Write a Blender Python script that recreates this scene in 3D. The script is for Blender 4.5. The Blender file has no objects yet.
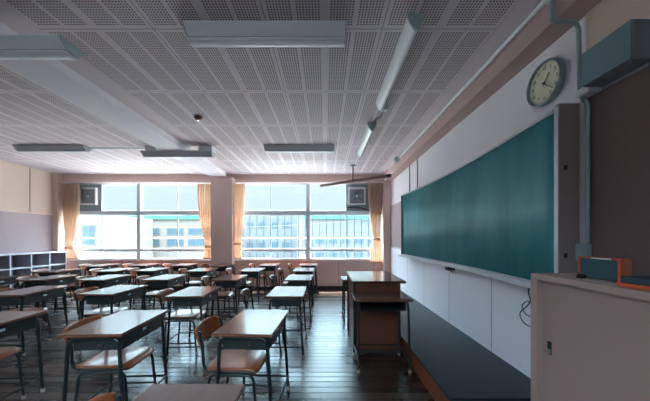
import bpy, bmesh, math, random
from mathutils import Vector, Matrix
random.seed(4)
PI = math.pi
C = bpy.context.scene.collection
EYE = 1.35; CEIL = 3.015
XL, XR, YF, YN = -7.0, 1.70, 7.05, -0.45

# ---------------------------------------------------------------- materials
def lin(c):
    return tuple(((v/255)/12.92 if v/255 <= .04045 else ((v/255+.055)/1.055)**2.4) for v in c)
def mat(name, rgb, rough=.5, metal=0, spec=.5, coat=0, noise=0, nscale=8, bump=0, stretch=(1,1,1), bscale=None):
    m = bpy.data.materials.new(name); m.use_nodes = True
    nt = m.node_tree; b = nt.nodes['Principled BSDF']
    c = lin(rgb)
    b.inputs['Base Color'].default_value = (*c, 1)
    b.inputs['Roughness'].default_value = rough
    b.inputs['Metallic'].default_value = metal
    b.inputs['Specular IOR Level'].default_value = spec
    b.inputs['Coat Weight'].default_value = coat
    b.inputs['Coat Roughness'].default_value = .12
    if noise or bump:
        tc = nt.nodes.new('ShaderNodeTexCoord'); mp = nt.nodes.new('ShaderNodeMapping')
        mp.inputs['Scale'].default_value = stretch
        nz = nt.nodes.new('ShaderNodeTexNoise'); nz.inputs['Scale'].default_value = nscale
        nz.inputs['Detail'].default_value = 5
        nt.links.new(tc.outputs['Object'], mp.inputs[0]); nt.links.new(mp.outputs[0], nz.inputs['Vector'])
        if noise:
            r = nt.nodes.new('ShaderNodeMix'); r.data_type = 'RGBA'
            r.inputs[6].default_value = (*[v*(1-noise) for v in c], 1)
            r.inputs[7].default_value = (*[min(1, v*(1+noise)) for v in c], 1)
            nt.links.new(nz.outputs['Fac'], r.inputs[0]); nt.links.new(r.outputs[2], b.inputs['Base Color'])
        if bump:
            bp = nt.nodes.new('ShaderNodeBump'); bp.inputs['Strength'].default_value = bump
            bp.inputs['Distance'].default_value = .002
            nt.links.new(nz.outputs['Fac'], bp.inputs['Height']); nt.links.new(bp.outputs[0], b.inputs['Normal'])
    return m

class NX:
    """tiny expression helper for math nodes"""
    def __init__(s, nt): s.nt = nt
    def m(s, op, a, b=None, c=None):
        n = s.nt.nodes.new('ShaderNodeMath'); n.operation = op
        for i, v in enumerate((a, b, c)):
            if v is None: continue
            if isinstance(v, (int, float)): n.inputs[i].default_value = v
            else: s.nt.links.new(v, n.inputs[i])
        return n.outputs[0]
    def band(s, x, lo, hi):
        return s.m('MULTIPLY', s.m('GREATER_THAN', x, lo), s.m('LESS_THAN', x, hi))
    def mix(s, f, a, b):
        n = s.nt.nodes.new('ShaderNodeMix'); n.data_type = 'RGBA'
        s.nt.links.new(f, n.inputs[0])
        for i, v in ((6, a), (7, b)):
            if isinstance(v, tuple): n.inputs[i].default_value = (*v, 1)
            else: s.nt.links.new(v, n.inputs[i])
        return n.outputs[2]

M = {}
M['plaster'] = mat('wall plaster', (234,228,234), .8, noise=.04, nscale=3)
M['beige'] = mat('beige wall board', (214,192,176), .75, noise=.04, nscale=3)
M['lilac'] = mat('lilac pinboard', (176,160,164), .9, noise=.06, nscale=60)
M['shadedboard'] = mat('pinboard darkened for shade', (116,98,96), .9, noise=.06, nscale=60)  # same pinboard as the far stretch, its dimmer light painted in as brown
M['panel'] = mat('white wainscot panel', (240,242,250), .45, noise=.02)
M['pinkwall'] = mat('pinkish painted wall', (226,198,190), .7, noise=.04, nscale=4)
M['beam'] = mat('beam paint', (186,160,156), .7, noise=.04, nscale=4)
M['baseboard'] = mat('dark skirting', (52,44,46), .5)
M['seam'] = mat('dark seam', (120,108,106), .8)
M['alu'] = mat('blue grey window aluminium', (214,226,234), .45, metal=.1)
M['infill'] = mat('grey blue infill panel', (150,166,174), .6)
M['white'] = mat('white enamel', (226,228,230), .4)
M['curtain'] = mat('cream curtain cloth', (224,198,176), .9, noise=.08, nscale=30, stretch=(1,1,.1))
M['steel'] = mat('dark grey green tube steel', (34,42,46), .32, metal=.25)
M['rubber'] = mat('pale rubber foot', (170,160,150), .7)
M['woodtop'] = mat('brown desk laminate', (92,60,50), .26, coat=.45, noise=.18, nscale=6, stretch=(8,1,1))
M['woodtop2'] = mat('greyed desk laminate', (86,68,66), .26, coat=.45, noise=.15, nscale=6, stretch=(8,1,1))
M['edge'] = mat('orange brown edge', (112,68,46), .4, noise=.1)
M['ply'] = mat('orange plywood', (134,74,46), .28, coat=.5, noise=.2, nscale=5, stretch=(1,8,8))
M['ply2'] = mat('dark plywood', (92,54,40), .28, coat=.5, noise=.2, nscale=5, stretch=(1,8,8))
M['tray'] = mat('grey green desk tray', (28,35,37), .5)
M['plate'] = mat('pale blue plate', (190,215,222), .4)
M['lightbody'] = mat('fixture enamel', (228,230,234), .35)
M['lightcap'] = mat('fixture end enamel', (170,186,190), .45)
M['lightcover'] = mat('lamp cover', (236,240,242), .25)
M['darkgap'] = mat('dark gap', (30,34,38), .8)
M['frame'] = mat('board frame grey brown', (158,144,142), .5)
M['framelight'] = mat('board trim aluminium', (196,200,206), .35, metal=.3)
M['podwood'] = mat('lectern brown veneer', (100,58,42), .4, noise=.2, nscale=4, stretch=(1,1,8))
M['podtop'] = mat('lectern dark top', (92,60,56), .25, coat=.5, noise=.12, nscale=5, stretch=(8,1,1))
M['platform'] = mat('dark blue green platform vinyl', (20,38,48), .4, spec=.3, noise=.15, nscale=2)
M['platface'] = mat('platform wood face', (126,70,48), .45, noise=.2, nscale=4, stretch=(8,1,8))
M['cab'] = mat('pinkish cabinet enamel', (176,150,144), .5, noise=.02)
M['cabdoor'] = mat('beige cabinet door', (164,140,136), .55, noise=.03, nscale=2)
M['pipe'] = mat('blue grey conduit', (150,170,176), .4)
M['orange'] = mat('orange plastic', (200,84,52), .45)
M['teal'] = mat('teal card', (34,82,92), .6)
M['black'] = mat('black plastic', (20,20,22), .4)
M['chrome'] = mat('chrome', (210,214,216), .2, metal=.9)
M['clockface'] = mat('cream clock dial', (222,216,190), .5)
M['clockrim'] = mat('clock rim metal', (150,170,172), .25, metal=.6)
M['speaker'] = mat('grey blue loudspeaker', (112,140,148), .6)
M['speakerend'] = mat('loudspeaker side', (130,142,152), .6)
M['shelfin'] = mat('shelf inside', (150,140,146), .7)
M['shelfwhite'] = mat('white shelf board', (228,230,238), .4)
M['fanmesh'] = mat('fan grille', (150,154,158), .5)
M['cream_out'] = mat('cream render', (104,100,94), .8)
M['white_out'] = mat('pale render', (84,89,92), .8)
M['green_out'] = mat('green roof edge', (48,96,82), .7)
M['win_out'] = mat('outside window glass', (50,70,80), .8)
M['ground_out'] = mat('outdoor ground', (150,152,150), .9)
M['picket'] = mat('pale grey picket', (44,54,62), .6)
M['cable'] = mat('cable', (70,76,84), .6)
M['bar'] = mat('dusky pink bar', (120,96,96), .5)
M['cyanbook'] = mat('dark blue book cover', (26,62,78), .5)

# glass
g = bpy.data.materials.new('window glass'); g.use_nodes = True; nt = g.node_tree; nt.nodes.clear()
o_ = nt.nodes.new('ShaderNodeOutputMaterial'); tr = nt.nodes.new('ShaderNodeBsdfTransparent'); gl = nt.nodes.new('ShaderNodeBsdfGlossy')
gl.inputs['Roughness'].default_value = .02; tr.inputs['Color'].default_value = (.95,.98,.99,1)
mx = nt.nodes.new('ShaderNodeMixShader'); mx.inputs[0].default_value = .05
nt.links.new(tr.outputs[0], mx.inputs[1]); nt.links.new(gl.outputs[0], mx.inputs[2]); nt.links.new(mx.outputs[0], o_.inputs[0])
M['glass'] = g

# curtain: let some daylight through
cn = M['curtain'].node_tree; bs = cn.nodes['Principled BSDF']; tl = cn.nodes.new('ShaderNodeBsdfTranslucent')
tl.inputs['Color'].default_value = (.86,.70,.60,1); mx = cn.nodes.new('ShaderNodeMixShader'); mx.inputs[0].default_value = .5
out = [n for n in cn.nodes if n.type == 'OUTPUT_MATERIAL'][0]
cn.links.new(bs.outputs[0], mx.inputs[1]); cn.links.new(tl.outputs[0], mx.inputs[2]); cn.links.new(mx.outputs[0], out.inputs[0])

# perforated acoustic ceiling
def ceiling_mat():
    m = mat('perforated ceiling board', (206,200,206), .75); nt = m.node_tree; x = NX(nt)
    tc = nt.nodes.new('ShaderNodeTexCoord'); sp = nt.nodes.new('ShaderNodeSeparateXYZ'); nt.links.new(tc.outputs['Object'], sp.inputs[0])
    X, Y = sp.outputs[0], sp.outputs[1]
    left = x.m('LESS_THAN', X, -2.7)
    off = x.m('ADD', .455, x.m('MULTIPLY', left, -.235))
    u = x.m('MULTIPLY', x.m('FRACT', x.m('DIVIDE', x.m('ADD', X, x.m('ADD', off, 9.1)), .91)), .91)
    v = x.m('MULTIPLY', x.m('FRACT', x.m('DIVIDE', x.m('ADD', Y, -2.14+9.2), .92)), .92)
    d = x.m('ABSOLUTE', x.m('SUBTRACT', u, .455))
    inA = x.band(d, .035, .215); inB = x.band(d, .245, .425)
    w = x.m('SUBTRACT', d, x.m('ADD', .035, x.m('MULTIPLY', x.m('GREATER_THAN', d, .23), .21)))
    hu = x.m('SUBTRACT', x.m('FRACT', x.m('DIVIDE', w, .0225)), .5)
    vv = x.m('SUBTRACT', v, .0325)
    hv = x.m('SUBTRACT', x.m('FRACT', x.m('DIVIDE', vv, .0225)), .5)
    rad = x.m('SQRT', x.m('ADD', x.m('MULTIPLY', hu, hu), x.m('MULTIPLY', hv, hv)))
    hole = x.m('LESS_THAN', rad, .30)
    inv = x.band(v, .0325, .8875)
    area = x.m('MAXIMUM', x.band(X, -2.275, 1.365), x.band(X, XL+.05, -2.95))
    hole = x.m('MULTIPLY', x.m('MULTIPLY', hole, inv), x.m('MULTIPLY', x.m('MAXIMUM', inA, inB), area))
    hole = x.m('MULTIPLY', hole, x.m('LESS_THAN', Y, 6.9))
    joint = x.m('MAXIMUM', x.m('GREATER_THAN', d, .4525), x.m('LESS_THAN', v, .005))
    joint = x.m('MULTIPLY', joint, area)
    c0 = lin((224,210,214)); c1 = lin((36,33,38)); c2 = lin((104,98,104))
    col = x.mix(joint, c0, c2); col = x.mix(hole, col, c1)
    nt.links.new(col, nt.nodes['Principled BSDF'].inputs['Base Color'])
    return m
M['ceiling'] = ceiling_mat()

def floor_mat():
    m = mat('dark plank floor', (70,48,40), .25); nt = m.node_tree; x = NX(nt); b = nt.nodes['Principled BSDF']
    tc = nt.nodes.new('ShaderNodeTexCoord'); sp = nt.nodes.new('ShaderNodeSeparateXYZ'); nt.links.new(tc.outputs['Object'], sp.inputs[0])
    X, Y = sp.outputs[0], sp.outputs[1]
    row = x.m('FLOOR', x.m('DIVIDE', Y, .09)); fy = x.m('FRACT', x.m('DIVIDE', x.m('ADD', Y, 9), .09))
    wn = nt.nodes.new('ShaderNodeTexWhiteNoise'); wn.noise_dimensions = '1D'; nt.links.new(row, wn.inputs['W'])
    xs = x.m('ADD', x.m('ADD', X, 20), x.m('MULTIPLY', wn.outputs['Value'], 1.8))
    cell = x.m('FLOOR', x.m('DIVIDE', xs, 1.8)); fx = x.m('FRACT', x.m('DIVIDE', xs, 1.8))
    wn2 = nt.nodes.new('ShaderNodeTexWhiteNoise'); wn2.noise_dimensions = '2D'
    cb = nt.nodes.new('ShaderNodeCombineXYZ'); nt.links.new(row, cb.inputs[0]); nt.links.new(cell, cb.inputs[1]); nt.links.new(cb.outputs[0], wn2.inputs['Vector'])
    gap = x.m('MAXIMUM', x.m('LESS_THAN', fy, .12), x.m('LESS_THAN', fx, .002))
    mp = nt.nodes.new('ShaderNodeMapping'); mp.inputs['Scale'].default_value = (1.2,14,1); nt.links.new(tc.outputs['Object'], mp.inputs[0])
    nz = nt.nodes.new('ShaderNodeTexNoise'); nz.inputs['Scale'].default_value = 3; nz.inputs['Detail'].default_value = 6; nt.links.new(mp.outputs[0], nz.inputs['Vector'])
    f = x.m('ADD', x.m('MULTIPLY', wn2.outputs['Value'], .55), x.m('MULTIPLY', nz.outputs['Fac'], .45))
    col = x.mix(f, lin((34,23,20)), lin((70,45,36))); col = x.mix(gap, col, lin((26,18,16)))
    nt.links.new(col, b.inputs['Base Color'])
    nz2 = nt.nodes.new('ShaderNodeTexNoise'); nz2.inputs['Scale'].default_value = 1.3; nz2.inputs['Detail'].default_value = 4; nt.links.new(tc.outputs['Object'], nz2.inputs['Vector'])
    r = x.m('ADD', .20, x.m('ADD', x.m('MULTIPLY', nz2.outputs['Fac'], .10), x.m('MULTIPLY', wn2.outputs['Value'], .05)))
    r = x.m('ADD', r, x.m('MULTIPLY', gap, .45))
    nt.links.new(r, b.inputs['Roughness'])
    h = x.m('ADD', x.m('SUBTRACT', 1, gap), x.m('MULTIPLY', wn2.outputs['Value'], .1))
    bp = nt.nodes.new('ShaderNodeBump'); bp.inputs['Strength'].default_value = .25; bp.inputs['Distance'].default_value = .001
    nt.links.new(h, bp.inputs['Height']); nt.links.new(bp.outputs[0], b.inputs['Normal'])
    b.inputs['Specular IOR Level'].default_value = 1.0; b.inputs['Specular Tint'].default_value = (.72,.94,1,1)
    return m
M['floor'] = floor_mat()

def board_mat():
    m = mat('green chalkboard', (30,120,116), .42); nt = m.node_tree; x = NX(nt); b = nt.nodes['Principled BSDF']
    tc = nt.nodes.new('ShaderNodeTexCoord')
    def nz(scale, st, det):
        mp = nt.nodes.new('ShaderNodeMapping'); mp.inputs['Scale'].default_value = st; nt.links.new(tc.outputs['Object'], mp.inputs[0])
        n = nt.nodes.new('ShaderNodeTexNoise'); n.inputs['Scale'].default_value = scale; n.inputs['Detail'].default_value = det
        nt.links.new(mp.outputs[0], n.inputs['Vector']); return n.outputs['Fac']
    a = nz(2.2, (1,1,.45), 4); s = nz(5, (1,2.4,.25), 3)
    f = x.m('ADD', x.m('MULTIPLY', a, .78), x.m('MULTIPLY', s, .22))
    mr = nt.nodes.new('ShaderNodeMapRange'); mr.inputs[1].default_value = .38; mr.inputs[2].default_value = .66; nt.links.new(f, mr.inputs[0])
    col = x.mix(mr.outputs[0], lin((26,134,136)), lin((78,172,176)))
    nt.links.new(col, b.inputs['Base Color'])
    return m
M['board'] = board_mat()

# ---------------------------------------------------------------- mesh helpers
class MB:
    def __init__(s): s.v = []; s.f = []; s.mi = []; s.sm = []
    def add(s, vs, fs, mi=0, sm=False):
        n = len(s.v); s.v += [tuple(v) for v in vs]
        for f in fs: s.f.append(tuple(n+i for i in f)); s.mi.append(mi); s.sm.append(sm)
        return s
    def box(s, x0, x1, y0, y1, z0, z1, mi=0, M4=None):
        vs = [Vector((x, y, z)) for z in (z0, z1) for y in (y0, y1) for x in (x0, x1)]
        if M4 is not None: vs = [M4 @ v for v in vs]
        return s.add(vs, [(0,2,3,1),(4,5,7,6),(0,1,5,4),(2,6,7,3),(0,4,6,2),(1,3,7,5)], mi)
    def prism(s, prof, a0, a1, axis='x', mi=0, caps=(True, True), sm=False):
        """prof: list of (p,q); axis x -> (a,p,q), y -> (p,a,q), z -> (p,q,a)"""
        def P(a, p, q): return {'x': (a,p,q), 'y': (p,a,q), 'z': (p,q,a)}[axis]
        n = len(prof); vs = [P(a0,*p) for p in prof]+[P(a1,*p) for p in prof]
        fs = [(i,(i+1)%n,n+(i+1)%n,n+i) for i in range(n)]
        s.add(vs, fs, mi, sm)
        if caps[0]: s.add(vs[:n], [tuple(range(n))[::-1]], mi)
        if caps[1]: s.add(vs[n:], [tuple(range(n))], mi)
        return s
    def tube(s, path, r, n=10, mi=0, cap=True):
        path = [Vector(p) for p in path]; m = len(path); rings = []; up = None
        for i, p in enumerate(path):
            t = (path[min(i+1,m-1)]-path[max(i-1,0)]).normalized()
            if up is None:
                up = Vector((0,0,1)) if abs(t.z) < .9 else Vector((1,0,0))
            up = (up - t*up.dot(t)).normalized(); sd = t.cross(up)
            rr = r[i] if isinstance(r, (list, tuple)) else r
            rings.append([p+(up*math.cos(2*PI*k/n)+sd*math.sin(2*PI*k/n))*rr for k in range(n)])
        vs = [v for q in rings for v in q]
        fs = [(i*n+k, i*n+(k+1)%n, (i+1)*n+(k+1)%n, (i+1)*n+k) for i in range(m-1) for k in range(n)]
        s.add(vs, fs, mi, True)
        if cap: s.add(rings[0], [tuple(range(n))], mi); s.add(rings[-1], [tuple(range(n))[::-1]], mi)
        return s
    def grid(s, fn, nu, nv, mi=0, sm=True):
        vs = [fn(i/nu, j/nv) for j in range(nv+1) for i in range(nu+1)]
        fs = [(j*(nu+1)+i, j*(nu+1)+i+1, (j+1)*(nu+1)+i+1, (j+1)*(nu+1)+i) for j in range(nv) for i in range(nu)]
        return s.add(vs, fs, mi, sm)
    def build(s, name, mats, parent=None, bevel=0, solid=0, seg=2):
        me = bpy.data.meshes.new(name); me.from_pydata(s.v, [], s.f)
        if not isinstance(mats, (list, tuple)): mats = [mats]
        for m in mats: me.materials.append(m)
        me.polygons.foreach_set('material_index', s.mi); me.polygons.foreach_set('use_smooth', s.sm)
        bm = bmesh.new(); bm.from_mesh(me); bmesh.ops.recalc_face_normals(bm, faces=bm.faces)
        if bevel: 
            bmesh.ops.remove_doubles(bm, verts=bm.verts, dist=1e-5)
            bmesh.ops.bevel(bm, geom=bm.edges[:], offset=bevel, segments=seg, affect='EDGES', clamp_overlap=True)
        bm.to_mesh(me); bm.free(); me.update()
        o = bpy.data.objects.new(name, me); C.objects.link(o)
        if solid:
            md = o.modifiers.new('thickness', 'SOLIDIFY'); md.thickness = solid; md.offset = 0
        if parent: o.parent = parent
        return o

def fillet(pts, r, n=5):
    pts = [Vector(p) for p in pts]; out = [pts[0]]
    for i in range(1, len(pts)-1):
        a, b, c = pts[i-1], pts[i], pts[i+1]
        rr = r[i-1] if isinstance(r, (list, tuple)) else r
        rr = min(rr, (a-b).length*.49, (c-b).length*.49)
        p = b+(a-b).normalized()*rr; q = b+(c-b).normalized()*rr
        for k in range(n+1):
            t = k/n; out.append(p*(1-t)**2+b*2*t*(1-t)+q*t*t)
    out.append(pts[-1]); return out

def tag(o, label=None, cat=None, group=None, kind=None):
    if label: o['label'] = label
    if cat: o['category'] = cat
    if group: o['group'] = group
    if kind: o['kind'] = kind
    return o
def thing(name, label, cat, loc=(0,0,0), rz=0, group=None):
    o = bpy.data.objects.new(name, None); C.objects.link(o); o.empty_display_size = .1
    o.location = loc; o.rotation_euler = (0,0,rz); return tag(o, label, cat, group)
def struct(name, mb, m, parent=None, **k):
    o = mb.build(name, m, parent, **k)
    if not parent: o['kind'] = 'structure'
    return o
kids = {}
def dup(root, loc, rz, label, group=None):
    def cp(o, par):
        c = o.copy(); C.objects.link(c)
        if par: c.parent = par
        for ch in o.children: cp(ch, c)
        return c
    r = cp(root, None); r.location = loc; r.rotation_euler = (0,0,rz); r['label'] = label
    if group: r['group'] = group
    return r

# ---------------------------------------------------------------- room shell
struct('floor', MB().box(XL-.1, XR+.1, YN-.1, YF+.2, -.1, 0), M['floor'])
struct('ceiling', MB().box(XL-.1, XR+.1, YN-.1, YF+.2, CEIL, CEIL+.1), M['ceiling'])
# beams
struct('trim_1', MB().box(1.53, XR, YN, YF-.1, 2.80, CEIL), M['beam'])
struct('trim_2', MB().box(-2.94, -2.5, YN, 6.83, 2.913, CEIL), M['plaster'])
# left wall
wl = MB().box(XL-.12, XL, YN, YF+.2, 0, CEIL)
struct('wall_left', wl, M['beige'])
struct('trim_3', MB().box(XL, XL+.012, YN, 6.9, .9, 1.93), M['lilac'])
struct('trim_4', MB().box(XL, XL+.03, YN, 6.9, 1.93, 1.965), M['pinkwall'])
for k, y in enumerate((6.38, 5.47)):
    struct('trim_%d' % (5+k), MB().box(XL, XL+.004, y-.006, y+.006, 1.97, CEIL), M['seam'])
struct('baseboard_left', MB().box(XL, XL+.015, YN, YF-.2, 0, .09), M['baseboard'])
# right wall
rw = MB().box(XR, XR+.12, YN, YF+.2, 0, CEIL)
struct('wall_right', rw, M['plaster'])
struct('trim_7', MB().box(XR-.012, XR, YN, 1.74, 2.245, 2.8), M['beige'])
struct('trim_8', MB().box(XR-.014, XR, YN, 1.74, 1.1, 2.245), M['shadedboard'])
struct('trim_9', MB().box(XR-.035, XR, YN, 1.74, 2.245, 2.285), M['framelight'])
struct('trim_10', MB().box(XR-.012, XR, 5.35, 6.9, 1.13, 2.17), M['lilac'])
lo = MB()
ys = [YN, .88, 1.80, 2.72, 3.65, 4.58, 5.5, 6.42, 6.9]
for a, b in zip(ys, ys[1:]): lo.box(XR-.016, XR, a+.005, b-.005, .0, 1.10)
struct('trim_11', lo, M['panel'])
sm_ = MB()
for a in ys[1:-1]: sm_.box(XR-.0155, XR-.004, a-.004, a+.004, .0, 1.099)
struct('trim_18', sm_, M['seam'])
struct('trim_12', MB().box(XR-.024, XR, 5.35, 6.9, 1.10, 1.13), M['framelight'])
# far wall
struct('wall_far', MB().box(XL, XR, YF, YF+.22, 0, .777).box(XL, XR, YF, YF+.22, 2.785, CEIL)
       .box(-2.9, -2.45, YF, YF+.22, .777, 2.785).box(XL, -6.93, YF, YF+.22, .777, 2.785).box(1.56, XR, YF, YF+.22, .777, 2.785), M['pinkwall'])
struct('trim_13', MB().box(-2.90, -2.36, 6.83, YF, 0, 2.913), M['pinkwall'], bevel=.008)      # middle pillar
struct('trim_14', MB().box(1.50, XR, 6.9, YF, 0, 2.80), M['pinkwall'], bevel=.006)
struct('trim_15', MB().box(XL, -6.86, 6.9, YF, 0, CEIL), M['beige'], bevel=.006)
struct('baseboard_far', MB().box(XL+.15, -2.9, YF-.015, YF, 0, .09).box(-2.36, 1.5, YF-.015, YF, 0, .09), M['baseboard'])
sm = MB()
for x in (-6.2,-5.3,-4.4,-3.5,-1.5,-.55,.36,1.27): sm.box(x-.004, x+.004, YF-.003, YF, .09, .74)
struct('trim_16', sm, M['seam'])
struct('trim_17', MB().box(-6.86, -2.9, YF-.03, YF+.1, .745, .777).box(-2.36, 1.5, YF-.03, YF+.1, .745, .777), M['pinkwall'], bevel=.004)
# near (corridor) wall; unseen openings added high up to let in fill light
nw = MB().box(XL, XR, YN-.12, YN, 0, 1.5).box(XL, XR, YN-.12, YN, 2.75, CEIL)
for a, b in ((XL,-4.6),(-3.6,-1.5),(-.2,XR)): nw.box(a, b, YN-.12, YN, 1.5, 2.75)
struct('wall_near', nw, M['plaster'])

# windows
def window(idx, X0, X1, infill):
    w = bpy.data.objects.new('window_%d' % idx, None); C.objects.link(w); w['kind'] = 'structure'
    W = (X1-X0)/4; f = MB(); y0, y1 = 7.10, 7.20
    f.box(X0, X1, y0, y1, .777, .80).box(X0, X1, y0, y1, 2.765, 2.785).box(X0, X0+.03, y0, y1, .8, 2.765).box(X1-.03, X1, y0, y1, .8, 2.765)
    f.box(X0+.03, X1-.03, y0, y1, 1.965, 2.065); f.box(X0+.03, X1-.03, y0, y1, 1.0, 1.06)
    xc = (X0+X1)/2; f.box(xc-.045, xc+.045, y0-.01, y1, .8, 1.0).box(xc-.045, xc+.045, y0-.01, y1, 1.06, 1.965).box(xc-.045, xc+.045, y0-.01, y1, 2.065, 2.765)
    f.build('window_frame', M['alu'], w)
    for i in range(4):
        a, b = X0+i*W, X0+(i+1)*W
        if i == 0: a += .03
        if i == 3: b -= .03
        if i == 1: b -= .045
        if i == 2: a += .045
        for (z0, z1, t) in ((.8, 1.0, .012), (1.06, 1.965, .018), (2.065, 2.765, .014)):
            yy = 7.13 if i % 2 else 7.16
            if z0 > 2 and i == infill: continue
            s_ = MB().box(a, b, yy, yy+.025, z0, z0+t).box(a, b, yy, yy+.025, z1-t, z1).box(a, a+t, yy, yy+.025, z0+t, z1-t).box(b-t, b, yy, yy+.025, z0+t, z1-t)
            so = s_.build('sash', M['alu'], w)
            MB().box(a+t, b-t, yy+.01, yy+.014, z0+t, z1-t).build('pane', M['glass'], so)
    a, b = X0+infill*W, X0+(infill+1)*W
    if infill == 0: a += .03
    else: b -= .03
    MB().box(a, b, 7.12, 7.15, 2.065, 2.765).build('infill_panel', M['infill'], w)
    return w
window(1, -6.93, -2.90, 0)
window(2, -2.45, 1.56, 3)

def grail(x0, x1, lab):
    m = MB().tube([(x0,7.24,1.345),(x1,7.24,1.345)], .016, 8)
    o = m.build('guard_rail', M['alu']); tag(o, lab, 'rail')
    for x in (x0+.02, (x0+x1)/2, x1-.02):
        MB().box(x-.012, x+.012, 7.2, 7.245, 1.32, 1.37).build('bracket', M['alu'], o)
grail(-6.93, -2.9, 'thin horizontal safety rail outside the left window')
grail(-2.45, 1.56, 'thin horizontal safety rail outside the right window')

# ventilation units
def vent(xc, zc, lab, duct):
    t = thing('ventilation_fan', lab, 'ventilation fan', (xc, 7.12, zc))
    f = MB(); s, w = .225, .035
    f.box(-s, s, -.07, -.002, -s, -s+w).box(-s, s, -.07, -.002, s-w, s).box(-s, -s+w, -.07, -.002, -s+w, s-w).box(s-w, s, -.07, -.002, -s+w, s-w)
    f.build('housing_frame', M['white'], t, bevel=.004)
    MB().box(-s+w, s-w, -.02, -.002, -s+w, s-w).build('back_panel', M['fanmesh'], t)
    b = MB()
    for k in range(5):
        a0 = k*2*PI/5
        def fn(u, v):
            r = .03+.12*v; a = a0+(u-.5)*.9; return (r*math.cos(a), -.038+(u-.5)*.018, r*math.sin(a))
        b.grid(fn, 4, 3)
    b.build('fan_blades', M['infill'], t, solid=.003)
    MB().tube([(0,-.052,0),(0,-.024,0)], .03, 14).build('hub', M['white'], t)
    g_ = MB()
    for k in range(9):
        z = -s+w+.02+k*(2*(s-w)-.04)/8; g_.box(-s+w, s-w, -.066, -.062, z-.003, z+.003)
    g_.build('grille', M['fanmesh'], t)
    if duct:
        o = MB().tube(fillet([(-.26,-.01,-.2),(-.26,-.01,-.3),(.02,-.01,-.28),(.3,-.01,-.36)], .05), .012, 8).build('cord', M['cable'], t)
    return t
vent(-6.24, 2.45, 'square white-framed ventilation fan in the left window', False)
vent(.84, 2.45, 'square white-framed ventilation fan in the right window, cord below', True)

# curtains
def curtain(lab, top, waist, bot, zt, z_tie, zb, folds, ph, tie_n=1):
    t = thing('curtain', lab, 'curtain', (0,0,0), 0, 'cream curtains at the windows')
    def fn(u, v):
        z = zt+(zb-zt)*v
        if z > z_tie:
            k = (zt-z)/(zt-z_tie); k = k**2.0
            a = top[0]*(1-k)+waist[0]*k; b = top[1]*(1-k)+waist[1]*k; amp = .045*(1-k)+.03*k
        else:
            k = (z_tie-z)/(z_tie-zb); k = min(1, k*1.3)**.7
            a = waist[0]*(1-k)+bot[0]*k; b = waist[1]*(1-k)+bot[1]*k; amp = .03
        w = math.sin(u*folds*2*PI+ph+.6*math.sin(v*4))+.35*math.sin(u*folds*4.3*PI+ph*2)
        return (a+(b-a)*(u+.018*math.sin(u*folds*4*PI)), 6.985+amp*w*.7-.0*v, z)
    MB().grid(fn, 72, 44).build('cloth', M['curtain'], t, solid=.003)
    xc = (waist[0]+waist[1])/2; hw = (waist[1]-waist[0])/2+.02
    ring = [(xc+hw*math.cos(a), 6.985+.062*math.sin(a), z_tie) for a in [2*PI*k/24 for k in range(25)]]
    m = MB(); vs = []
    for dz in (-.03, .03): vs += [(p[0], p[1], p[2]+dz) for p in ring]
    m.add(vs, [(k, k+1, 26+k, 25+k) for k in range(24)], 0, True)
    m.build('tieback', M['curtain'], t, solid=.004)
    hk = MB()
    for k in range(6):
        x = top[0]+(top[1]-top[0])*(k+.5)/6
        hk.tube([(x,6.985,zt-.01),(x,6.985,zt+.025)], .004, 6)
    hk.build('hooks', M['chrome'], t)
Zt = 2.755
curtain('cream curtain tied back at the far left corner of the room', (-6.83,-6.36), (-6.74,-6.55), (-6.82,-6.40), Zt, 1.1, .80, 6, .3)
curtain('cream curtain tied back just left of the middle pillar', (-3.33,-2.92), (-3.11,-2.93), (-3.17,-2.93), Zt, 1.13, .80, 6, 1.2)
curtain('cream curtain tied back just right of the middle pillar', (-2.37,-2.08), (-2.36,-2.18), (-2.36,-2.16), Zt, 1.2, .80, 5, 2.1)
curtain('cream curtain tied back at the right end of the windows by the blackboard wall', (1.12,1.47), (1.27,1.43), (1.17,1.49), Zt, 1.32, .70, 6, .8)
def crail(x0, x1, lab):
    t = MB().box(x0, x1, 6.97, 7.0, 2.785, 2.80).build('curtain_rail', M['white']); tag(t, lab, 'curtain rail')
    for x in (x0+.1, (x0+x1)/2, x1-.1): MB().box(x-.01, x+.01, 7.0, 7.05, 2.785, 2.80).build('bracket', M['white'], t)
crail(-6.84, -2.91, 'thin white curtain rail above the left window')
crail(-2.35, 1.49, 'thin white curtain rail above the right window')

# ---------------------------------------------------------------- lights
def fixture(x0, x1, y0, ztop, lab, spacer=False):
    t = thing('ceiling_light', lab, 'ceiling light', ((x0+x1)/2, y0+.11, ztop), 0, 'unlit fluorescent ceiling lights')
    L = (x1-x0)/2
    prof = [(-.11,0),(-.108,-.012),(-.048,-.072),(.048,-.072),(.108,-.012),(.11,0)]
    MB().prism(prof, -L+.004, L-.004, 'x').build('housing', M['lightbody'], t)
    for s in (-1, 1):
        MB().prism([(p*1.01, q*1.02) for p, q in prof], s*L-.004, s*L+.004, 'x').build('end_cap', M['lightcap'], t)
    MB().box(-L+.01, L-.01, -.044, .044, -.078, -.072).build('gap_strip', M['darkgap'], t)
    c = [(.052*math.cos(a), -.080-.024*max(0,math.sin(a))**.6) for a in [PI*k/10 for k in range(11)]]
    MB().prism(c, -L+.006, L-.006, 'x', sm=True).build('lamp_cover', M['lightcover'], t)
    if spacer:
        for x in (-L+.12, L-.18):
            MB().box(x-.06, x+.18 if x > 0 else x+.12, -.07, .07, .002, CEIL-ztop).build('mounting_block', M['lightcover'], t)
    return t
rows = ((2.06,'near'), (4.80,'far'))
fixture(-1.09, .16, 2.06, CEIL, 'large unlit ceiling light in the nearer row, top centre')
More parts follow.
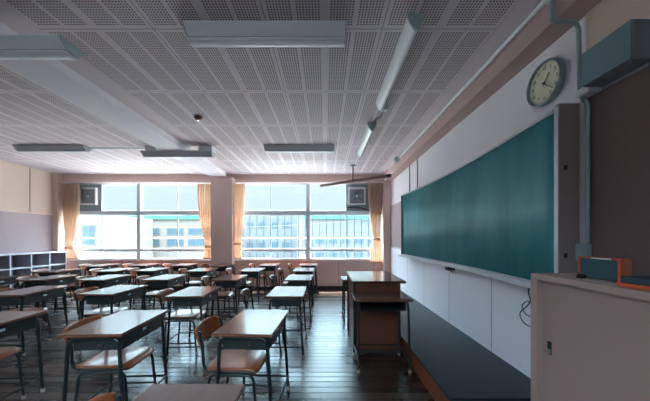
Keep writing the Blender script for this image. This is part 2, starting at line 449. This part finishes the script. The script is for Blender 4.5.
fixture(-1.09, .16, 4.80, CEIL, 'unlit ceiling light in the farther row, nearest the blackboard')
fixture(-3.29, -2.04, 2.06, 2.912, 'unlit ceiling light under the ceiling beam at the top left edge')
fixture(-3.29, -2.04, 4.80, 2.912, 'unlit ceiling light under the ceiling beam in the farther row', True)
fixture(-5.58, -4.33, 4.80, CEIL-.0, 'unlit ceiling light in the farther row, nearest the shelf wall')
tag(MB().tube([(-4.32,4.91,2.99),(-3.5,4.91,2.99),(-3.0,4.91,2.985)], .011, 8).build('conduit', M['pipe']), 'thin conduit on ceiling joining the two farther left lights', 'conduit')
def boardlight(y0, y1, lab):
    t = thing('board_light', lab, 'ceiling light', (.675, (y0+y1)/2, CEIL), 0, 'slim lights along the blackboard side')
    L = (y1-y0)/2
    prof = [(-.062,0),(-.060,-.03),(-.045,-.07),(-.014,-.115),(.014,-.115),(.045,-.07),(.060,-.03),(.062,0)]
    MB().prism(prof, -L+.006, L-.006, 'y', sm=True).build('lamp_cover', M['lightcover'], t)
    for s in (-1, 1): MB().prism([(p*1.04, q*1.02) for p, q in prof], s*L-.006, s*L+.006, 'y').build('end_cap', M['lightcap'], t)
    return t
boardlight(2.0, 3.27, 'slim unlit ceiling strip nearest the camera along the blackboard side')
boardlight(3.88, 5.15, 'slim unlit ceiling strip nearer the windows along the blackboard side')
t = thing('pull_switch', 'small white pull switch with short cord between the two slim strips', 'switch', (.75, 3.42, CEIL))
MB().box(-.04,.04,-.05,.05,-.05,0).build('housing', M['white'], t, bevel=.008)
MB().tube(fillet([(0,0,-.04),(-.03,.1,-.1),(-.05,.2,-.05),(-.06,.36,-.02)], .04), .006, 6).build('cord', M['bar'], t)
def det(x, y, m, lab):
    t = thing('smoke_detector', lab, 'detector', (x, y, CEIL))
    MB().tube([(0,0,0),(0,0,-.02),(0,0,-.021),(0,0,-.045)], [.055,.055,.045,.034], 20).build('body', m, t)
    MB().tube([(0,0,-.045),(0,0,-.055)], .012, 10).build('sensor', M['chrome'], t)
det(-1.74, 3.69, mat('reddish brown plastic', (96,62,58), .5), 'small dark round detector on ceiling left of centre')
# hanging bar
t = thing('hanging_bar', 'slanting ceiling-hung bar on a short pole near the right curtain', 'bar', (.64, 6.15, CEIL))
MB().tube([(0,0,0),(0,0,-.34)], .014, 10).build('pole', M['cable'], t)
MB().tube([(0,0,0),(0,0,-.012)], .07, 18).build('ceiling_plate', M['cable'], t)
a = Vector((-.74,.62,-.355)); b = Vector((.69,-.47,-.355)); d = (b-a).normalized(); n_ = Vector((-d.y,d.x,0))
bar = MB(); hw, hh = .03, .028
vs = [p+n_*s*hw+Vector((0,0,q*hh)) for p in (a,b) for s, q in ((-1,-1),(1,-1),(1,1),(-1,1))]
bar.add(vs, [(0,1,2,3),(7,6,5,4),(0,4,5,1),(1,5,6,2),(2,6,7,3),(3,7,4,0)]); bar.build('crossbar', M['bar'], t)
MB().tube([b-d*.02, b+d*.06], .038, 12).build('end_knob', M['cable'], t)

# ---------------------------------------------------------------- blackboard wall
def bx(y):   # curved board surface
    k = (y-3.6)/1.8; return XR-.035-.10*k*k-.02
t = thing('blackboard', 'long curved green blackboard with grey frame on the right wall', 'blackboard', (0,0,0))
Y0, Y1, Z0, Z1 = 1.81, 5.38, 1.03, 2.19
MB().grid(lambda u, v: (bx(Y0+(Y1-Y0)*u), Y0+(Y1-Y0)*u, Z0+(Z1-Z0)*v), 40, 1).build('writing_surface', M['board'], t, solid=.01)
def strip(z0, z1, o0, o1, y0=Y0, y1=Y1, n=40):
    m = MB(); P = []
    for i in range(n+1):
        y = y0+(y1-y0)*i/n; x = bx(max(Y0, min(Y1, y))); P.append([(x-o0,y,z0),(x+o1,y,z0),(x+o1,y,z1),(x-o0,y,z1)])
    vs = [p for q in P for p in q]; fs = []
    for i in range(n):
        for k in range(4): fs.append((i*4+k, i*4+(k+1)%4, i*4+4+(k+1)%4, i*4+4+k))
    m.add(vs, fs); m.add(P[0], [(0,1,2,3)]); m.add(P[-1], [(3,2,1,0)]); return m
strip(Z1, Z1+.022, .02, .03).build('top_frame', M['framelight'], t)
strip(Z0-.02, Z0, .02, .03).build('bottom_frame', M['framelight'], t)
MB().box(bx(Y1)-.02, XR-.017, Y1, Y1+.03, Z0-.02, Z1+.022).build('side_frame', M['frame'], t)
MB().box(bx(Y1)-.022, bx(Y1)-.006, Y1-.02, Y1-.001, Z0, Z1).build('edge_strip', M['darkgap'], t)
MB().box(bx(Y0)-.002, XR-.017, 1.775, Y0-.001, Z0-.03, Z1+.05).build('side_frame', M['frame'], t, bevel=.003)
MB().box(bx(Y0)-.010, bx(Y0)-.0025, 1.773, Y0-.005, Z0-.02, Z1+.03).build('edge_strip', M['framelight'], t)
MB().box(bx(Y0)+.03, bx(Y0)+.05, 1.770, 1.776, 1.80, 1.83).box(bx(Y0)+.03, bx(Y0)+.05, 1.770, 1.776, 1.22, 1.25).build('latch', M['darkgap'], t)
# panel filling behind the curve at the top
tr = strip(Z0-.045, Z0-.02, .075, .02); tr.build('chalk_tray', M['framelight'], t)
strip(Z0-.045, Z0-.005, .083, -.075).build('tray_lip', M['framelight'], t)
hx = XR-.11
MB().box(hx-.05,hx+.05,3.385,3.455,.943,.985).tube([(hx,3.42,.945),(hx+.02,3.39,.915)], .006, 8).build('tray_clamp', M['black'], t)
# cable loops near cabinet
cb = fillet([(XR-.02, y_, z_) for y_, z_ in ((2.20,.985),(2.23,.90),(2.19,.84),(2.24,.78),(2.33,.70),(2.29,.635),(2.20,.62),(2.10,.68),(2.12,.80),(2.22,.84),(2.31,.77),(2.25,.70),(2.12,.73))], .05)
tag(MB().tube(cb, .0045, 6).build('cable', M['cable']), 'loose loop of thin dark cable hanging beside the cabinet', 'cable')

# clock
t = thing('wall_clock', 'round wall clock with cream dial and black numerals', 'clock', (XR-.002, 2.045, 2.525), -PI/2)
# local: +(-y) faces the room after rotation -> build facing local -Y
R_ = .165
def ringpts(r, y, n=48): return [(r*math.cos(2*PI*k/n), y, r*math.sin(2*PI*k/n)) for k in range(n)]
prof = [(R_*.93,0),(R_,-.012),(R_,-.035),(R_*.97,-.048),(R_*.92,-.05),(R_*.885,-.04),(R_*.88,-.03)]
m = MB(); n = 56; vs = [p for r, y in prof for p in ringpts(r, y, n)]
m.add(vs, [(i*n+k, i*n+(k+1)%n, (i+1)*n+(k+1)%n, (i+1)*n+k) for i in range(len(prof)-1) for k in range(n)], 0, True); m.build('rim', M['clockrim'], t)
m = MB(); m.add(ringpts(R_*.885, -.03, n), [tuple(range(n))]); m.add(ringpts(R_*.885,-.002,n), [tuple(range(n))[::-1]])
dial = m.build('dial', M['clockface'], t)
def text(s, size, loc, rot, m, parent, name='numeral'):
    cu = bpy.data.curves.new(name, 'FONT'); cu.body = s; cu.size = size; cu.align_x = 'CENTER'; cu.align_y = 'CENTER'; cu.extrude = .0006
    tmp = bpy.data.objects.new('tmp', cu); C.objects.link(tmp)
    dg = bpy.context.evaluated_depsgraph_get(); me = bpy.data.meshes.new_from_object(tmp.evaluated_get(dg)); bpy.data.objects.remove(tmp)
    me.materials.clear(); me.materials.append(m)
    o = bpy.data.objects.new(name, me); C.objects.link(o); o.parent = parent; o.location = loc; o.rotation_euler = rot; return o
for h in range(1, 13):
    a = PI/2-h*PI/6
    text(str(h), .036, (.112*math.cos(a), -.0315, .112*math.sin(a)), (PI/2,0,0), M['black'], dial)
m = MB()
for k in range(60):
    a = k*PI/30; r0, r1, w = .134, .141, (.0016 if k % 5 else .003)
    c_, s_ = math.cos(a), math.sin(a)
    m.add([(r0*c_-w*s_,-.0312,r0*s_+w*c_),(r1*c_-w*s_,-.0312,r1*s_+w*c_),(r1*c_+w*s_,-.0312,r1*s_-w*c_),(r0*c_+w*s_,-.0312,r0*s_-w*c_)], [(0,1,2,3)])
m.build('minute_marks', M['black'], dial)
def hand(name, hrs, length, w, y):
    a = PI/2-hrs*PI/6; c_, s_ = math.cos(a), math.sin(a)
    def P(r, q, yy): return (r*c_-q*s_, yy, r*s_+q*c_)
    m = MB(); m.add([P(-.02,-w,y),P(length,-w*.6,y),P(length,w*.6,y),P(-.02,w,y),P(-.02,-w,y-.002),P(length,-w*.6,y-.002),P(length,w*.6,y-.002),P(-.02,w,y-.002)],
      [(0,1,2,3),(7,6,5,4),(0,4,5,1),(1,5,6,2),(2,6,7,3),(3,7,4,0)]); m.build(name, M['black'], t)
hand('hour_hand', 1.37, .075, .004, -.034); hand('minute_hand', 4.45, .115, .003, -.037)
MB().tube([(0,-.03,0),(0,-.041,0)], .007, 12).build('hub', M['black'], t)

# loudspeaker box
t = thing('speaker_box', 'grey-blue box loudspeaker mounted high on the right wall', 'loudspeaker', (0,0,0))
MB().box(1.545, XR-.037, 1.35, 1.612, 2.252, 2.452).build('cabinet_body', M['speakerend'], t, bevel=.003)
MB().box(1.537, 1.545, 1.352, 1.61, 2.254, 2.45).build('front_cover', M['speaker'], t)
MB().box(XR-.037, XR-.0125, 1.42, 1.59, 2.29, 2.42).build('wall_bracket', M['steel'], t)
tag(MB().box(1.58, XR-.036, 1.615, 1.70, 2.235, 2.275).build('junction_box', M['white'], bevel=.004), 'small white junction box under the loudspeaker', 'junction box')
# conduits
t = thing('conduit', 'vertical blue-grey conduit running down beside the blackboard to a socket', 'conduit', (0,0,0))
MB().tube(fillet([(1.515,1.785,2.81),(1.53,1.785,2.782),(XR-.028,1.775,2.782),(XR-.028,1.765,2.27),(XR-.04,1.70,2.21),(XR-.04,1.70,1.32)], [.01,.08,.04,.04]), .013, 10).build('pipe', M['pipe'], t)
MB().box(XR-.055, XR-.015, 1.695, 1.765, 1.20, 1.315).build('socket_box', M['pipe'], t, bevel=.004)
MB().box(XR-.062, XR-.0555, 1.70, 1.76, 1.21, 1.305).build('cover_plate', M['pipe'], t)
t = thing('beam_conduit', 'long pale conduit along the beam above the blackboard', 'conduit', (0,0,0))
MB().tube([(1.508,.3,2.975),(1.508,5.5,2.975)], .018, 10).build('pipe', M['white'], t)
MB().box(1.44,1.528,5.5,5.62,2.93,3.012).build('junction_box', M['pipe'], t, bevel=.006)
MB().box(1.47,1.529,1.75,1.83,2.93,3.012).build('junction_box', M['white'], t, bevel=.006)
MB().tube([(1.512,1.79,2.97),(1.512,1.79,2.80)], .013, 10).build('drop_pipe', M['pipe'], t)
for y, lab in ((5.38,'thin dark cable above the far end of the blackboard, nearer the window'), (4.93,'thin dark cable above the blackboard, second from the window')):
    tag(MB().tube([(XR-.008,y,2.80),(XR-.008,y,2.18)], .007, 8).build('wall_cable', M['cable']), lab, 'cable')

# platform
t = thing('platform', 'low dark teaching platform with brown wooden edge under the blackboard', 'platform', (0,0,0))
MB().box(.895, XR-.017, 1.93, 6.6, .18, .20).build('deck', M['platform'], t)
MB().box(.91, .93, 1.95, 6.58, 0, .18).box(.93, XR-.017, 1.95, 1.97, 0, .18).box(.93, XR-.017, 6.56, 6.58, 0, .18).build('side_board', M['platface'], t)

# ---------------------------------------------------------------- low cabinet and what stands on it
t = thing('low_cabinet', 'pinkish beige cabinet with a sliding door at the right foreground', 'cabinet', (0,0,0))
CX = 1.30; cy0, cy1 = .20, 1.70
MB().box(CX, XR-.017, cy0, cy1, 1.095, 1.13).build('top_board', M['cab'], t, bevel=.002)
MB().box(CX, XR-.017, cy1-.05, cy1, 0, 1.094).build('side_panel', M['cab'], t)
MB().box(CX, XR-.017, cy0, cy0+.04, 0, 1.094).build('side_panel', M['cab'], t)
MB().box(XR-.03, XR-.017, cy0+.04, cy1-.05, .06, 1.094).build('back_panel', M['cab'], t)
MB().box(CX+.02, XR-.03, cy0+.04, cy1-.05, 0, .06).build('plinth', M['cab'], t)
dr = MB().box(CX+.03, CX+.05, .93, cy1-.052, .062, 1.094).build('sliding_door', M['cabdoor'], t)
MB().box(CX+.052, CX+.072, cy0+.04, 1.0, .062, 1.094).build('sliding_door', M['cabdoor'], t)
MB().box(CX+.024, CX+.0295, 1.575, 1.605, .66, .74).build('handle', M['darkgap'], dr, bevel=.004)
MB().box(CX+.0225, CX+.0238, 1.578, 1.602, .664, .695).build('handle_plate', M['chrome'], dr)

t = thing('file_box', 'standing teal box with orange border on the cabinet', 'box', (0,0,1.131))
fx0, fx1, fy0, fy1, hh = 1.45, 1.50, 1.315, 1.535, .115
MB().box(fx0+.004, fx1-.004, fy0+.008, fy1-.008, .006, hh-.008).build('front_panel', M['teal'], t)
MB().box(fx0-.004, fx1, fy0, fy1, hh-.008, hh).box(fx0-.004, fx1, fy1-.008, fy1, 0, hh-.008).box(fx0-.004, fx0+.006, fy0, fy0+.014, 0, hh-.008).build('border', M['orange'], t)
MB().box(fx0+.006, fx1, fy0, fy0+.0078, 0, hh-.008).build('end_panel', mat('tan card', (176,112,82), .6), t)
MB().box(fx0-.006, fx0-.0041, 1.36, 1.46, hh-.008, hh-.001).build('label_strip', M['white'], t)
t = thing('book_stack', 'dark blue folder lying on an orange tray at the right edge', 'folder', (0,0,1.131))
MB().box(1.335, 1.58, .93, 1.235, 0, .018).build('tray', M['orange'], t, bevel=.003)
MB().box(1.345, 1.575, .93, 1.228, .019, .046).build('cover', M['cyanbook'], t, bevel=.003)
t = thing('binder_clip', 'small black clip in front of the teal box', 'clip', (1.40,1.47,1.131), .3)
MB().prism([(-.014,0),(.014,0),(.004,.022),(-.004,.022)], -.016, .016, 'y').build('body', M['black'], t)
MB().tube([(0,-.008,.02),(-.01,-.008,.034),(-.01,.008,.034),(0,.008,.02)], .0016, 6).build('wire_handle', M['chrome'], t)
tag(MB().box(1.385,1.40,1.25,1.42,1.131,1.135).build('metal_ruler', M['chrome']), 'short silver ruler lying beside the black clip', 'ruler')

# ---------------------------------------------------------------- lectern
t = thing('lectern', 'brown wooden teacher lectern with a dark glossy top', 'lectern', (.64, 3.57, 0))
MB().box(-.32,.30,-.46,.475,.822,.85).build('top', M['podtop'], t, bevel=.004)
MB().box(-.27,.24,-.43,-.41,.05,.821).build('side_panel', M['podwood'], t)
MB().box(-.27,.24,.41,.43,.05,.821).build('side_panel', M['podwood'], t)
MB().box(-.29,-.27,-.43,.43,.0,.821).build('front_panel', M['podwood'], t)
MB().box(-.27,.24,-.41,.41,.45,.468).build('shelf', M['podwood'], t)
MB().box(-.27,.24,-.409,.409,.05,.068).build('shelf', M['podwood'], t)
MB().box(-.24,.22,-.40,.40,0,.049).build('plinth', M['baseboard'], t)
for y in (-.436,.436): MB().box(-.31,-.285,y-.006,y+.006,0,.82).build('corner_trim', M['darkgap'], t)

# ---------------------------------------------------------------- student desk
DH = .70
def make_desk(topmat, name='student_desk', DH=.70, L=.312):
    # length along local Y (.60), depth along X (.40), student sits on the -X side
    t = thing(name, '', 'desk')
    MB().box(-.207,.207,-L,L,DH-.022,DH).build('desk_top', M[topmat], t, bevel=.0035)
    MB().box(-.2082,.2082,-L-.0012,L+.0012,DH-.017,DH-.006).build('edge_band', M['edge'], t)
    tr = MB().box(-.15,.175,-L+.06,L-.06,DH-.13,DH-.127)
    tr.box(.172,.175,-L+.06,L-.06,DH-.127,DH-.023).box(-.15,.172,-L+.06,-L+.063,DH-.127,DH-.023).box(-.15,.172,L-.063,L-.06,DH-.127,DH-.023)
    tr.build('book_tray', M['tray'], t)
    MB().box(.1755,.178,-.022,.022,DH-.075,DH-.055).build('name_plate', M['plate'], t)
    for sy in (-1, 1):
        y = sy*(L-.04)
        for sx in (-1, 1):
            top = (0, y, DH-.04); kn = (sx*.165, y, DH-.04); ft = (sx*(.205 if sx > 0 else .20), y*1.03, .012)
            lg = MB().tube(fillet([top, kn, ft], .06), .0125, 10).build('leg', M['steel'], t)
            MB().tube([(ft[0],ft[1],0),(ft[0],ft[1],.03)], .0155, 10).build('rubber_foot', M['rubber'], lg)
        MB().tube([(-.193, y*1.028, .12),(.197, y*1.028, .12)], .009, 8).build('foot_rail', M['steel'], t)
    MB().tube([(.206,-(L-.033),.12),(.206,L-.033,.12)], .009, 8).build('cross_bar', M['steel'], t)
    MB().tube(fillet([(.05,-L+.05,DH-.07),(.05,-L+.027,DH-.09),(.05,-L+.012,DH-.08)], .01), .003, 6).build('bag_hook', M['chrome'], t)
    return t
def make_chair(plym, name='school_chair'):
    t = thing(name, '', 'chair')
    def seat(u, v):
        x = -.19+.38*u; y = -.18+.36*v; s = 1-.04*(2*u-1)**4
        z = .43-.010*math.sin(PI*v)*math.sin(PI*min(1, u*1.1))
        if u > .85: z -= ((u-.85)/.15)**2*.028
        k = abs(2*v-1)**6; x -= k*(.02 if u > .5 else -.02)*abs(2*u-1)**3
        return (x, y*s, z)
    MB().grid(seat, 18, 14).build('seat', M[plym], t, solid=.012)
    def back(u, v):
        y = -.18+.36*u; z = .575+.145*v; x = -.225-.035*math.cos(y/.18*PI/2)+-.03*(v)
        z2 = .648+(z-.648)*(1-.35*abs(2*u-1)**5)
        return (x+.012*abs(2*v-1)**3*0, y, z2)
    MB().grid(back, 18, 8).build('backrest', M[plym], t, solid=.011)
    for sy in (-1, 1):
        y = sy*.168
        MB().tube(fillet([(-.232,y,.69),(-.205,y,.55),(-.20,y,.412),(.17,y,.412)], [.05,.10]), .0105, 10).build('back_post', M['steel'], t)
        for sx in (-1, 1):
            ft = (sx*.19-.0, y*1.06, .012)
            lg = MB().tube(fillet([(0,y,.388),(sx*.155,y,.388),ft], .05), .0105, 10).build('leg', M['steel'], t)
            MB().tube([(ft[0],ft[1],0),(ft[0],ft[1],.028)], .014, 10).build('rubber_foot', M['rubber'], lg)
        MB().tube([(-.18, y*1.045,.13),(.18,y*1.045,.13)], .008, 8).build('stretcher', M['steel'], t)
    MB().tube([(-.18,-.175,.13),(-.18,.175,.13)], .008, 8).build('cross_bar', M['steel'], t)
    MB().tube([(.10,-.168,.388),(.10,.168,.388)], .008, 8).build('seat_rail', M['steel'], t)
    return t
deskA = make_desk('woodtop'); deskB = make_desk('woodtop2')
chA = make_chair('ply'); chB = make_chair('ply2')
used = {}
def put(proto, loc, rz, label, group, cat=None):
    if proto.name not in used:
        used[proto.name] = 1; o = proto; o.location = loc; o.rotation_euler = (0,0,rz); o['label'] = label; o['group'] = group; return o
    return dup(proto, loc, rz, label, group)
# (column, y centre, x centre, rotation, desk kind, chair kind, chair dx, dy, drot)
COLS = [
 [(-.565,.89,0,'B','A',-.07,.07,.0),(-.548,2.13,-.055,'A','A',-.10,-.074,0),(-.455,3.31,.01,'A','B',-.26,-.02,.05),(-.425,4.47,.0,'A','B',-.2,.05,0),(-.435,5.58,0,'A','A',-.24,0,.05),(-.405,6.66,0,'A','A',-.22,0,0)],
 [(-1.605,2.12,.06,'A','A',.0,-.03,.0),(-1.59,3.31,.05,'A','A',-.10,-.02,.0),(-1.57,4.46,.02,'B','A',-.14,-.03,.1),(-1.50,5.56,.0,'A','A',-.24,.02,0),(-1.36,6.62,.0,'A','A',-.2,0,0)],
 [(-2.68,2.08,.02,'B','A',-.04,.0,0),(-2.66,3.42,-.02,'A','A',-.10,-.03,0),(-2.66,4.50,.03,'A','A',-.12,0,.04),(-2.53,5.58,.04,'A','A',-.16,0,0),(-2.46,6.52,.0,'A','A',-.20,0,.05)],
 [(-3.68,3.36,.05,'B','A',-.12,.0,.05),(-3.64,4.48,.0,'A','A',-.10,0,0),(-3.60,5.62,.03,'A','A',-.16,.03,0),(-3.44,6.62,.0,'A','A',-.2,0,.05)],
 [(-4.56,3.36,.0,'B','A',-.1,0,0),(-4.55,4.46,.02,'B','A',-.12,0,0),(-4.32,5.55,.04,'A','A',-.14,0,0),(-4.42,6.62,.0,'A','A',-.18,0,0)],
 [(-5.46,4.40,.0,'B','A',-.1,0,0),(-5.34,5.42,.03,'B','A',-.12,0,.03),(-5.38,6.50,.0,'A','A',-.16,0,0)],
]
ordn = ['nearest','second','third','fourth','fifth','sixth']
cname = ['line of desks nearest the blackboard','second line from the blackboard','third line from the blackboard','fourth line from the blackboard','fifth line from the blackboard','line nearest the shelf wall']
for ci, col in enumerate(COLS):
    n = len(col)
    for ri, (x, y, rz, dk, ck, dx, dy, dr_) in enumerate(col):
        k = n-1-ri
        pos = 'closest to the windows' if k == 0 else '%s from the windows' % ordn[k]
        put(deskA if dk == 'A' else deskB, (x, y, 0), rz, 'student desk %s in the %s' % (pos, cname[ci]), 'student desks facing the blackboard')
        put(chA if ck == 'A' else chB, (x+dx, y+dy, 0), rz+dr_, 'school chair at the desk %s, %s' % (pos, cname[ci].replace('line of desks','line')), 'plywood school chairs at the student desks')
fd = make_desk('woodtop', 'side_desk', .735, .292); fd.location = (.593, 2.895, 0); fd.rotation_euler = (0,0,PI/2); fd['label'] = 'taller brown desk standing side-on in front of the lectern'
fd = dup(deskA, (.58, 4.40, 0), PI/2, 'desk mostly hidden behind the lectern', 'desks by the lectern'); fd.name = 'side_desk'

# ---------------------------------------------------------------- cubby shelf
t = thing('cubby_shelf', 'white open cubby shelf along the left wall', 'shelf', (0,0,0))
sx0, sx1 = XL+.017, -6.62; ye = 6.89
MB().box(sx0, sx1+.01, 2.6, ye, .985, 1.01).build('top_board', M['shelfwhite'], t)
for z in (.68, .37, .06): MB().box(sx0, sx1, 2.6, ye, z, z+.02).build('shelf', M['shelfwhite'], t)
y = ye-.02
while y > 2.6:
    for z0, z1 in ((.08,.37),(.39,.68),(.70,.985)):
        MB().box(sx0+.012, sx1-.012, y, y+.02, z0, z1).box(sx1-.012, sx1, y, y+.02, z0, z1, 1).build('divider', [M['shelfin'], M['shelfwhite']], t)
    y -= .405
MB().box(sx0, sx0+.01, 2.6, ye, .08, .985).build('back_panel', M['shelfin'], t)
MB().box(sx0, sx1-.02, 2.6, ye, 0, .06).build('plinth', M['baseboard'], t)

# ---------------------------------------------------------------- outside
struct('ground', MB().box(-120,120,8,160,-9,-8.8), M['ground_out'])
def bld(name, lab, x0, x1, y0, y1, z0, z1, m, roof=None, wins=(), ww=1.0):
    t = thing(name, lab, 'building', ((x0+x1)/2, y0, z0))
    cx = (x0+x1)/2
    MB().box(x0-cx, x1-cx, 0, y1-y0, 0, z1-z0).build('wall', m, t)
    if roof: MB().box(x0-cx-.2, x1-cx+.2, -.3, y1-y0+.2, z1-z0, z1-z0+roof).build('roof_edge', M['green_out'], t)
    for (a, b, c, d) in wins:
        f = MB().box(a-cx, b-cx, -.06, -.001, c-z0, d-z0).build('window', M['white_out'], t)
        g_ = MB()
        g_.box(a-cx+.1, (a+b)/2-cx-.04, -.08, -.061, c-z0+.1, d-z0-.1).box((a+b)/2-cx+.04, b-cx-.1, -.08, -.061, c-z0+.1, d-z0-.1)
        g_.build('pane', M['win_out'], f)
def P(x, y, Y): return ((x-325)*Y/269, EYE-(y-238)*Y/269)
def W(xa, xb, ya, yb, Y):
    a, d = P(xa, ya, Y); b, c = P(xb, yb, Y); return (a, b, c, d)
Y = 30
a = P(60, 190, Y); b = P(107, 190, Y)
bld('cream_building', 'cream building with a pale blue window seen through the left window', a[0], P(107,0,Y)[0], Y, Y+8, -8.8, P(0,214,Y)[1], M['cream_out'], None, [W(82,96,225,245,Y), W(66,76,226,245,Y)])
Y = 40
bld('school_block', 'long cream block with green roof edge through the left window', P(114,0,Y)[0], P(222,0,Y)[0], Y, Y+7, -8.8, P(0,219.5,Y)[1], M['cream_out'], .65,
    [W(q, q+17, 228, 235, Y) for q in (119,143,167,188)]+[W(q, q+17, 238, 246, Y) for q in (119,143,167,188)])
bld('pale_building', 'pale building with green roof edge through the right window', P(305,0,Y)[0], P(420,0,Y)[0], Y, Y+10, -8.8, P(0,219,Y)[1], M['white_out'], .55,
    [W(q, q+10, 238, 244, Y) for q in (315,328,341,354,367)]+[W(q, q+10, 252, 258, Y) for q in (315,328,341,354,367)])
Y = 50
bld('white_building', 'white building with small windows just right of the middle pillar', P(236,0,Y)[0], P(297,0,Y)[0], Y, Y+10, -8.8, P(0,217,Y)[1], M['white_out'], None,
    [W(q, q+8, 222, 228, Y) for q in (246,258,270,282)]+[W(q, q+8, 242, 249, Y) for q in (246,258,270,282)])
Y = 11
t = thing('picket_fence', 'tall thin picket fence outside the right window', 'fence', (0, Y, -1))
x = P(236,0,Y)[0]; xe = P(392,0,Y)[0]; zt_ = P(0,214.5,Y)[1]+1
MB().box(x, xe, -.015, .015, zt_-.04, zt_).box(x, xe, -.015, .015, .3, .34).build('rail', M['picket'], t)
i = 0
while x < xe:
    MB().box(x-.02, x+.02, -.013, .013, 0, zt_).build('picket', M['picket'], t); x += .285
tag(MB().box(-4.2, 3.2, Y-.2, Y+.2, -8.8, -1.0).build('retaining_wall', M['white_out']), 'low pale wall under the picket fence', 'wall')
pts = [(P(100+0,0,24)[0]+i*(P(420,0,24)[0]-P(100,0,24)[0])/30, 24, 2.45-1.1*(1-(1-i/30)**2)*0-1.0*math.sin(PI*min(1,(30-i)/30*1.0))*.6+1.0*i/30) for i in range(31)]
tag(MB().tube(pts, .02, 6).build('power_line', M['cable']), 'sagging power line crossing beyond the windows', 'power line')

# ---------------------------------------------------------------- light
w = bpy.data.worlds.new('sky'); bpy.context.scene.world = w; w.use_nodes = True
wn = w.node_tree; bg = wn.nodes['Background']; tc = wn.nodes.new('ShaderNodeTexCoord'); sp = wn.nodes.new('ShaderNodeSeparateXYZ')
wn.links.new(tc.outputs['Generated'], sp.inputs[0])
rp = wn.nodes.new('ShaderNodeValToRGB'); wn.links.new(sp.outputs[2], rp.inputs[0])
SKY = [(0,(.30,.365,.385)),(.20,(.315,.385,.405)),(.34,(2.6,3.5,4.0)),(.6,(6,7.8,8.9)),(1,(8,10.2,11.6))]
el = rp.color_ramp.elements
el[0].position = 0; el[0].color = (*SKY[0][1],1); el[1].position = 1; el[1].color = (*SKY[-1][1],1)
for p_, c_ in SKY[1:-1]: e = el.new(p_); e.color = (*c_,1)
wn.links.new(rp.outputs[0], bg.inputs[0]); bg.inputs[1].default_value = 1.0
s = bpy.data.lights.new('sun', 'SUN'); s.energy = 22; s.angle = .02; s.color = (1,.86,.74)
so = bpy.data.objects.new('sun', s); C.objects.link(so)
d = Vector((.25,-1,-3.0)).normalized(); so.rotation_euler = d.to_track_quat('-Z','Y').to_euler()

cam = bpy.data.cameras.new('camera'); co = bpy.data.objects.new('camera', cam); C.objects.link(co)
co.location = (0,0,EYE); co.rotation_euler = (PI/2,0,0)
cam.sensor_width = 36; cam.lens = 269/650*36; cam.shift_y = 37.5/650; cam.clip_start = .02; cam.clip_end = 500
sc = bpy.context.scene; sc.camera = co
sc.view_settings.view_transform = 'Standard'; sc.view_settings.look = 'None'; sc.view_settings.gamma = 1
sc.view_settings.exposure = 1.5
try: sc.view_settings.use_curve_mapping = False
except Exception: pass
sc.cycles.max_bounces = 10; sc.cycles.diffuse_bounces = 6
sc.cycles.use_denoising = True
